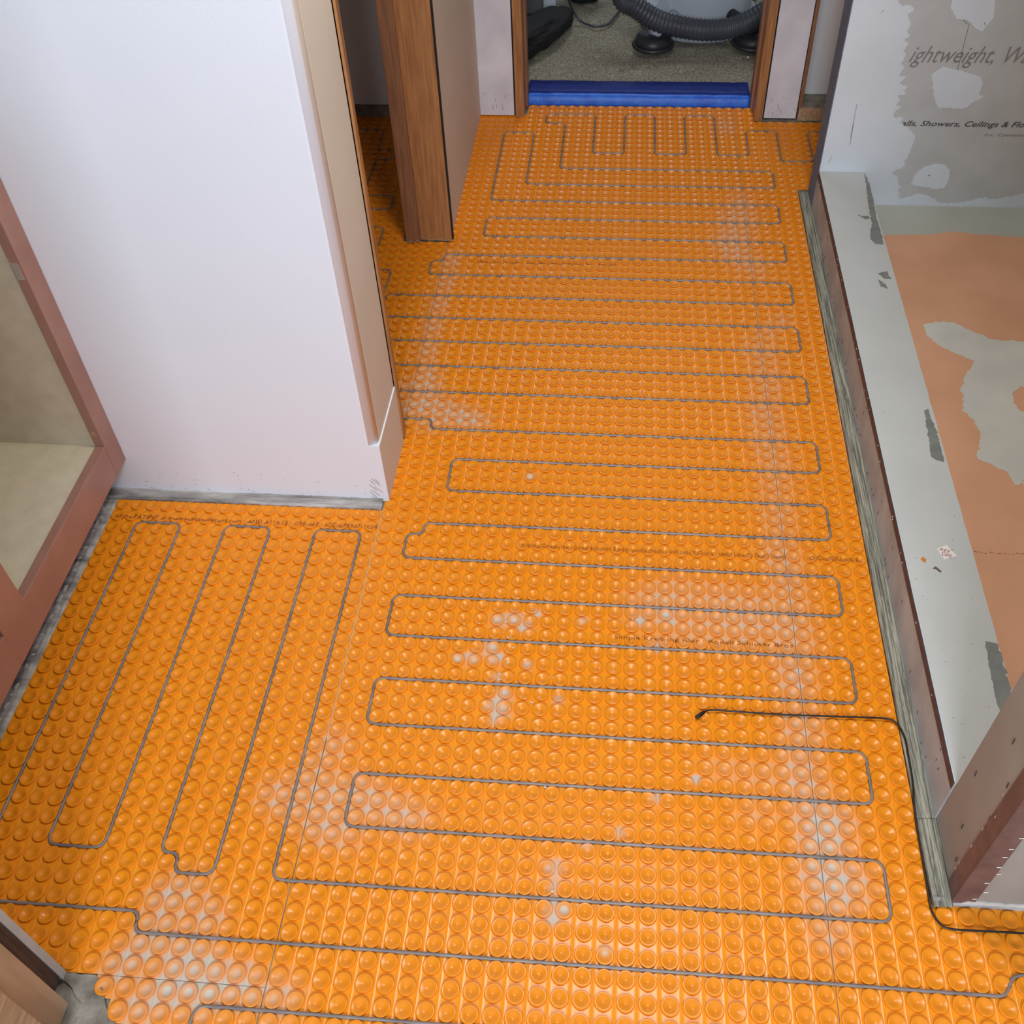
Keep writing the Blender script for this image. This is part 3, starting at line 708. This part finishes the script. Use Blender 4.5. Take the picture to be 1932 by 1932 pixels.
# loose mortar crumbs on the studs (a handful)
bmc = bmesh.new()
for (u, v, n_) in [(-20, 19, 12), (-20.3, 17, 9), (-19.8, 13.6, 9), (-16, 3.5, 10), (-11.5, 19.3, 8), (-11, 8.5, 6), (-18, 15, 8), (-14, 17, 6), (-24, 20, 4), (-19.5, 31.6, 3), (-13.5, .8, 3), (-17, 9, 4), (-5, 20, 8), (-26, 37.5, 5)]:
    for k in range(n_):
        x = (u + random.gauss(0, 1.1)) * S; y = (v + random.gauss(0, .9)) * S; r_ = random.choice([.0006, .0009, .0014, .002])
        m4 = Matrix.Translation((x, y, height(x, y) + r_ * .25)) @ Matrix.Diagonal((r_ * random.uniform(.7, 1.6), r_ * random.uniform(.7, 1.6), r_ * .5, 1))
        bmesh.ops.create_icosphere(bmc, subdivisions=1, radius=1, matrix=m4)
tag(obj('mortar_specks', bmc, 'crumb'), 'scattered white specks of dried mortar on the orange studs', 'mortar crumbs', kind='stuff')

# ------------------------------------------------------------------ vanity cabinet at left
XF = -1.405
vc = thing('vanity_cabinet', 'open reddish-brown vanity cabinet with beige interior against the left wall', 'cabinet', (-1.6, .45, 0))
obj('stile', B(XF - .019, XF, .837, .8835, .092, .80, bev=.0012), 'vanity', vc)
obj('stile', B(XF - .019, XF, .390, .466, .092, .80, bev=.0012), 'vanity', vc)
obj('stile', B(XF - .019, XF, .02, .066, .092, .80, bev=.0012), 'vanity', vc)
obj('bottom_rail', B(XF - .0188, XF - .0003, .066, .837, .092, .170, bev=.0012), 'vanity', vc)
obj('top_rail', B(XF - .0188, XF - .0003, .066, .837, .762, .80, bev=.0012), 'vanity', vc)
obj('side_panel', B(-1.93, XF - .0195, .842, .8832, .092, .80), 'vanity_in', vc)
obj('side_panel', B(-1.93, XF - .0195, .02, .036, .0, .80), 'vanity_in', vc)
obj('cabinet_floor', B(-1.93, XF - .0195, .036, .842, .150, .166), 'vanity_in', vc)
obj('back_panel', B(-1.945, -1.93, .02, .8832, .0, .80), 'vanity_in', vc)
obj('top_panel', B(-1.945, XF, .02, .8832, .80, .815), 'vanity_in', vc)
obj('toe_kick', B(-1.49, -1.475, .02, .8832, -.002, .15), 'wood_dark', vc)
obj('hinge_plate', B(XF - .0185, XF - .0165, .8362, .8369, .540, .590), 'staple', vc)
obj('hinge_plate', B(XF - .0160, XF - .004, .8355, .8369, .548, .580, bev=.0003), 'staple', vc)
obj('wood_chip', B(XF - .014, XF - .006, .8363, .8369, .195, .210), 'wood_lite', vc)

# ------------------------------------------------------------------ room beyond the doorway
tag(obj('floor_beyond', B(-3.0, 1.6, 2.70, 5.2, -.10, .004), 'subfloor'), kind='structure')
n_ = 150; V, F = [], []
for j in range(n_ + 1):
    for i in range(n_ + 1):
        x = -1.3 + 2.0 * i / n_; y = 2.70 + 1.9 * j / n_
        V.append((x, y, .019 + .006 * noise.noise(Vector((x * 22, y * 22, 0))) + .003 * noise.noise(Vector((x * 90, y * 90, 1)))))
for j in range(n_):
    for i in range(n_):
        a = j * (n_ + 1) + i; F.append((a, a + 1, a + n_ + 2, a + n_ + 1))
me = bpy.data.meshes.new('carpet'); me.from_pydata(V, [], F); o = link('carpet', me, 'carpet', None, True); tag(o, 'worn beige-grey carpet in the room beyond the doorway', 'carpet')
sol = o.modifiers.new('s', 'SOLIDIFY'); sol.thickness = .012; sol.offset = -1
tag(obj('wall_room_left', B(-1.45, -1.3, 2.70, 5.2, .0, 2.40), 'grey_wall'), kind='structure')
tag(obj('wall_room_right', B(.95, 1.05, 2.73, 5.2, .0, 2.40), 'grey_wall'), kind='structure')
tag(obj('wall_room_back', B(-1.45, 1.05, 5.1, 5.2, .0, 2.40), 'grey_wall'), kind='structure')
# blue tape over the threshold
prof = [(2.640, -.004), (2.6405, .004), (2.6425, .014), (2.646, .022), (2.651, .0265), (2.66, .0285), (2.69, .0285), (2.715, .0280), (2.745, .0275)]
def tape_strip(label, pr_, m, seed):
    V, F = [], []; nx = 90; k_ = len(pr_)
    for i in range(nx + 1):
        x = -.743 + .701 * i / nx
        for (y, zz) in pr_:
            V.append((x, y + .0015 * noise.noise(Vector((x * 14, y * 9, 0))), zz + .0014 * noise.noise(Vector((x * 28, y * 60, seed)))))
    for i in range(nx):
        for j in range(k_ - 1):
            a = i * k_ + j; F.append((a, a + 1, a + k_ + 1, a + k_))
    me = bpy.data.meshes.new('painters_tape'); me.from_pydata(V, [], F); o = link('painters_tape', me, m, None, True)
    tag(o, label, 'tape', 'tape strips on the threshold'); sol = o.modifiers.new('s', 'SOLIDIFY'); sol.thickness = .0006; sol.offset = -1


tape_strip('bright blue tape strip folded over the front edge of the doorway threshold', prof[:6] + [(2.664, .0285)], 'tape', 5)
tape_strip('shaded flat top of the blue tape, coloured navy, along the carpet edge', [(2.661, .0296), (2.69, .0296), (2.715, .0290), (2.750, .0285)], 'tape_shaded', 8)  # navy colour stands in for shade on the tape's flat top


def lathe(name, prof, cx, cy, m, parent, seg=48, smooth=True):
    V, F = [], []
    for (r_, z_) in prof:
        for k in range(seg):
            a = 2 * math.pi * k / seg; V.append((cx + r_ * math.cos(a), cy + r_ * math.sin(a), z_))
    for i in range(len(prof) - 1):
        for k in range(seg):
            F.append((i * seg + k, i * seg + (k + 1) % seg, (i + 1) * seg + (k + 1) % seg, (i + 1) * seg + k))
    F.append(tuple(range(seg))[::-1]); F.append(tuple((len(prof) - 1) * seg + k for k in range(seg)))
    me = bpy.data.meshes.new(name); me.from_pydata(V, [], F); return link(name, me, m, parent, smooth)


vx, vy = -.185, 3.255
vv = thing('shop_vacuum', 'grey wet-dry vacuum on black casters standing on the carpet', 'vacuum cleaner', (vx, vy, .022))
lathe('drum', [(.168, .0285), (.174, .034), (.178, .060), (.180, .12), (.186, .16), (.192, .30), (.196, .44), (.198, .45)], vx, vy, 'vac_grey', vv)
lathe('base_skirt', [(.200, .0285), (.206, .034), (.206, .066), (.182, .078)], vx, vy - .010, 'vac_grey', vv)
lathe('lid', [(.202, .45), (.204, .47), (.19, .50), (.15, .58), (.09, .62), (.02, .625)], vx, vy, 'vac_black', vv)
for k, (cx_, cy_) in enumerate([(-.345, 2.985), (-.012, 3.005), (-.33, 3.46), (-.04, 3.46)]):
    dirv = Vector((cx_ - vx, cy_ - vy, 0)).normalized()
    hb = bmesh.new()
    bmesh.ops.create_cone(hb, cap_ends=True, segments=28, radius1=.066, radius2=.056, depth=.034, matrix=Matrix.Translation((cx_, cy_, .062)))
    h_ = obj('caster_housing', hb, 'vac_black', vv, True)
    V, F = [], []
    tube_into(V, F, [(cx_ + .065 * math.cos(a), cy_ + .065 * math.sin(a), .050) for a in np.linspace(0, 2 * math.pi, 30)], .007, 8)
    me = bpy.data.meshes.new('housing_rim'); me.from_pydata(V, [], F); link('housing_rim', me, 'vac_black', h_, True)
    wb = bmesh.new(); bmesh.ops.create_cone(wb, cap_ends=True, segments=24, radius1=.025, radius2=.025, depth=.022,
                                            matrix=Matrix.Translation((cx_, cy_, .0545)) @ Matrix.Rotation(math.radians(90), 4, 'Y') @ Matrix.Rotation(.4, 4, 'X'))
    obj('caster_wheel', wb, 'vac_black', vv)
    a_ = Vector((vx, vy, .10)) + dirv * .15
    tube('caster_arm', [a_, a_.lerp(Vector((cx_, cy_, .085)), .6), (cx_, cy_, .085)], .022, 'vac_grey' if k == 0 else 'vac_black', vv, 12)
bmw = bmesh.new()
vs = [bmw.verts.new(p) for p in [(-.395, 3.05, .17), (-.345, 3.035, .15), (-.285, 3.03, .075), (-.345, 3.02, .075), (-.375, 3.12, .20), (-.30, 3.15, .18), (-.25, 3.13, .075), (-.34, 3.12, .075)]]
for f in [(0, 1, 2, 3), (4, 7, 6, 5), (0, 4, 5, 1), (1, 5, 6, 2), (2, 6, 7, 3), (3, 7, 4, 0)]: bmw.faces.new([vs[i] for i in f])
obj('caster_bracket', bmw, 'vac_grey', vv)
# ribbed hose sagging in front of the drum
hp = smooth_path([(-.50, 3.10, .36), (-.478, 3.04, .27), (-.455, 2.99, .195), (-.410, 2.975, .172), (-.336, 2.975, .130), (-.246, 2.975, .108), (-.157, 2.975, .101), (-.072, 2.975, .115), (.008, 2.985, .155), (.06, 3.0, .19), (.09, 3.06, .28), (.07, 3.15, .40)], 26)
tube('hose', hp, lambda i: .0345 if i % 4 in (0, 1) else .0315, 'hose', vv, 18)
# cord, bag, bin
cd = smooth_path([(-.66, 3.28, .30), (-.642, 3.2, .145), (-.641, 3.2, .11), (-.624, 3.22, .060), (-.600, 3.215, .034), (-.556, 3.175, .032), (-.52, 3.180, .032), (-.497, 3.203, .032), (-.47, 3.30, .032), (-.445, 3.40, .034), (-.42, 3.52, .06)], 8)
tag(tube('power_cord', cd, .0042, 'hose'), 'thin grey cord looping down beside the black bag onto the carpet', 'cord')
bmg = bmesh.new(); bmesh.ops.create_icosphere(bmg, subdivisions=5, radius=1)
for v in bmg.verts:
    p = v.co.copy(); d = 1 + .20 * noise.noise(p * 1.7) + .07 * noise.noise(p * 5)
    q = Vector((p.x * .085, p.y * .235, p.z * .050)) * d
    q.rotate(Matrix.Rotation(math.radians(-30), 3, 'Z'))
    v.co = q + Vector((-.765, 3.00, .068)); v.co.z = max(v.co.z, .0295)
tag(obj('duffel_bag', bmg, 'bag', None, True), 'limp black fabric bag on the carpet inside the doorway at left', 'bag')
bmg = bmesh.new(); bmesh.ops.create_icosphere(bmg, subdivisions=5, radius=1)
for v in bmg.verts:
    p = v.co.copy(); d = 1 + .12 * noise.noise(p * 2.1 + Vector((4, 0, 0)))
    v.co = Vector((p.x * .088, p.y * .085, p.z * .20)) * d + Vector((-.600, 3.42, .20)); v.co.z = max(v.co.z, .0295)
tag(obj('cloth_sack', bmg, 'bag', None, True), 'tall black sack behind the grey bin and black bag', 'bag')
bn = thing('storage_bin', 'dark grey upright plastic bin between the door jamb and black bag', 'bin', (-.80, 3.25, .03))
obj('body', B(-.90, -.738, 3.27, 3.36, .030, .60, bev=.008), 'bin', bn)
obj('rim', B(-.905, -.733, 3.265, 3.365, .60, .615, bev=.004), 'bin', bn)
obj('side_flange', B(-.738, -.692, 3.29, 3.33, .035, .60, bev=.004), 'vac_grey', bn)
bmd = bmesh.new(); bmesh.ops.create_icosphere(bmd, subdivisions=2, radius=.004, matrix=Matrix.Translation((-.030, 2.935, .030)))
tag(obj('paint_chip', bmd, 'crumb'), 'tiny white chip on the carpet by the right door jamb', 'debris')
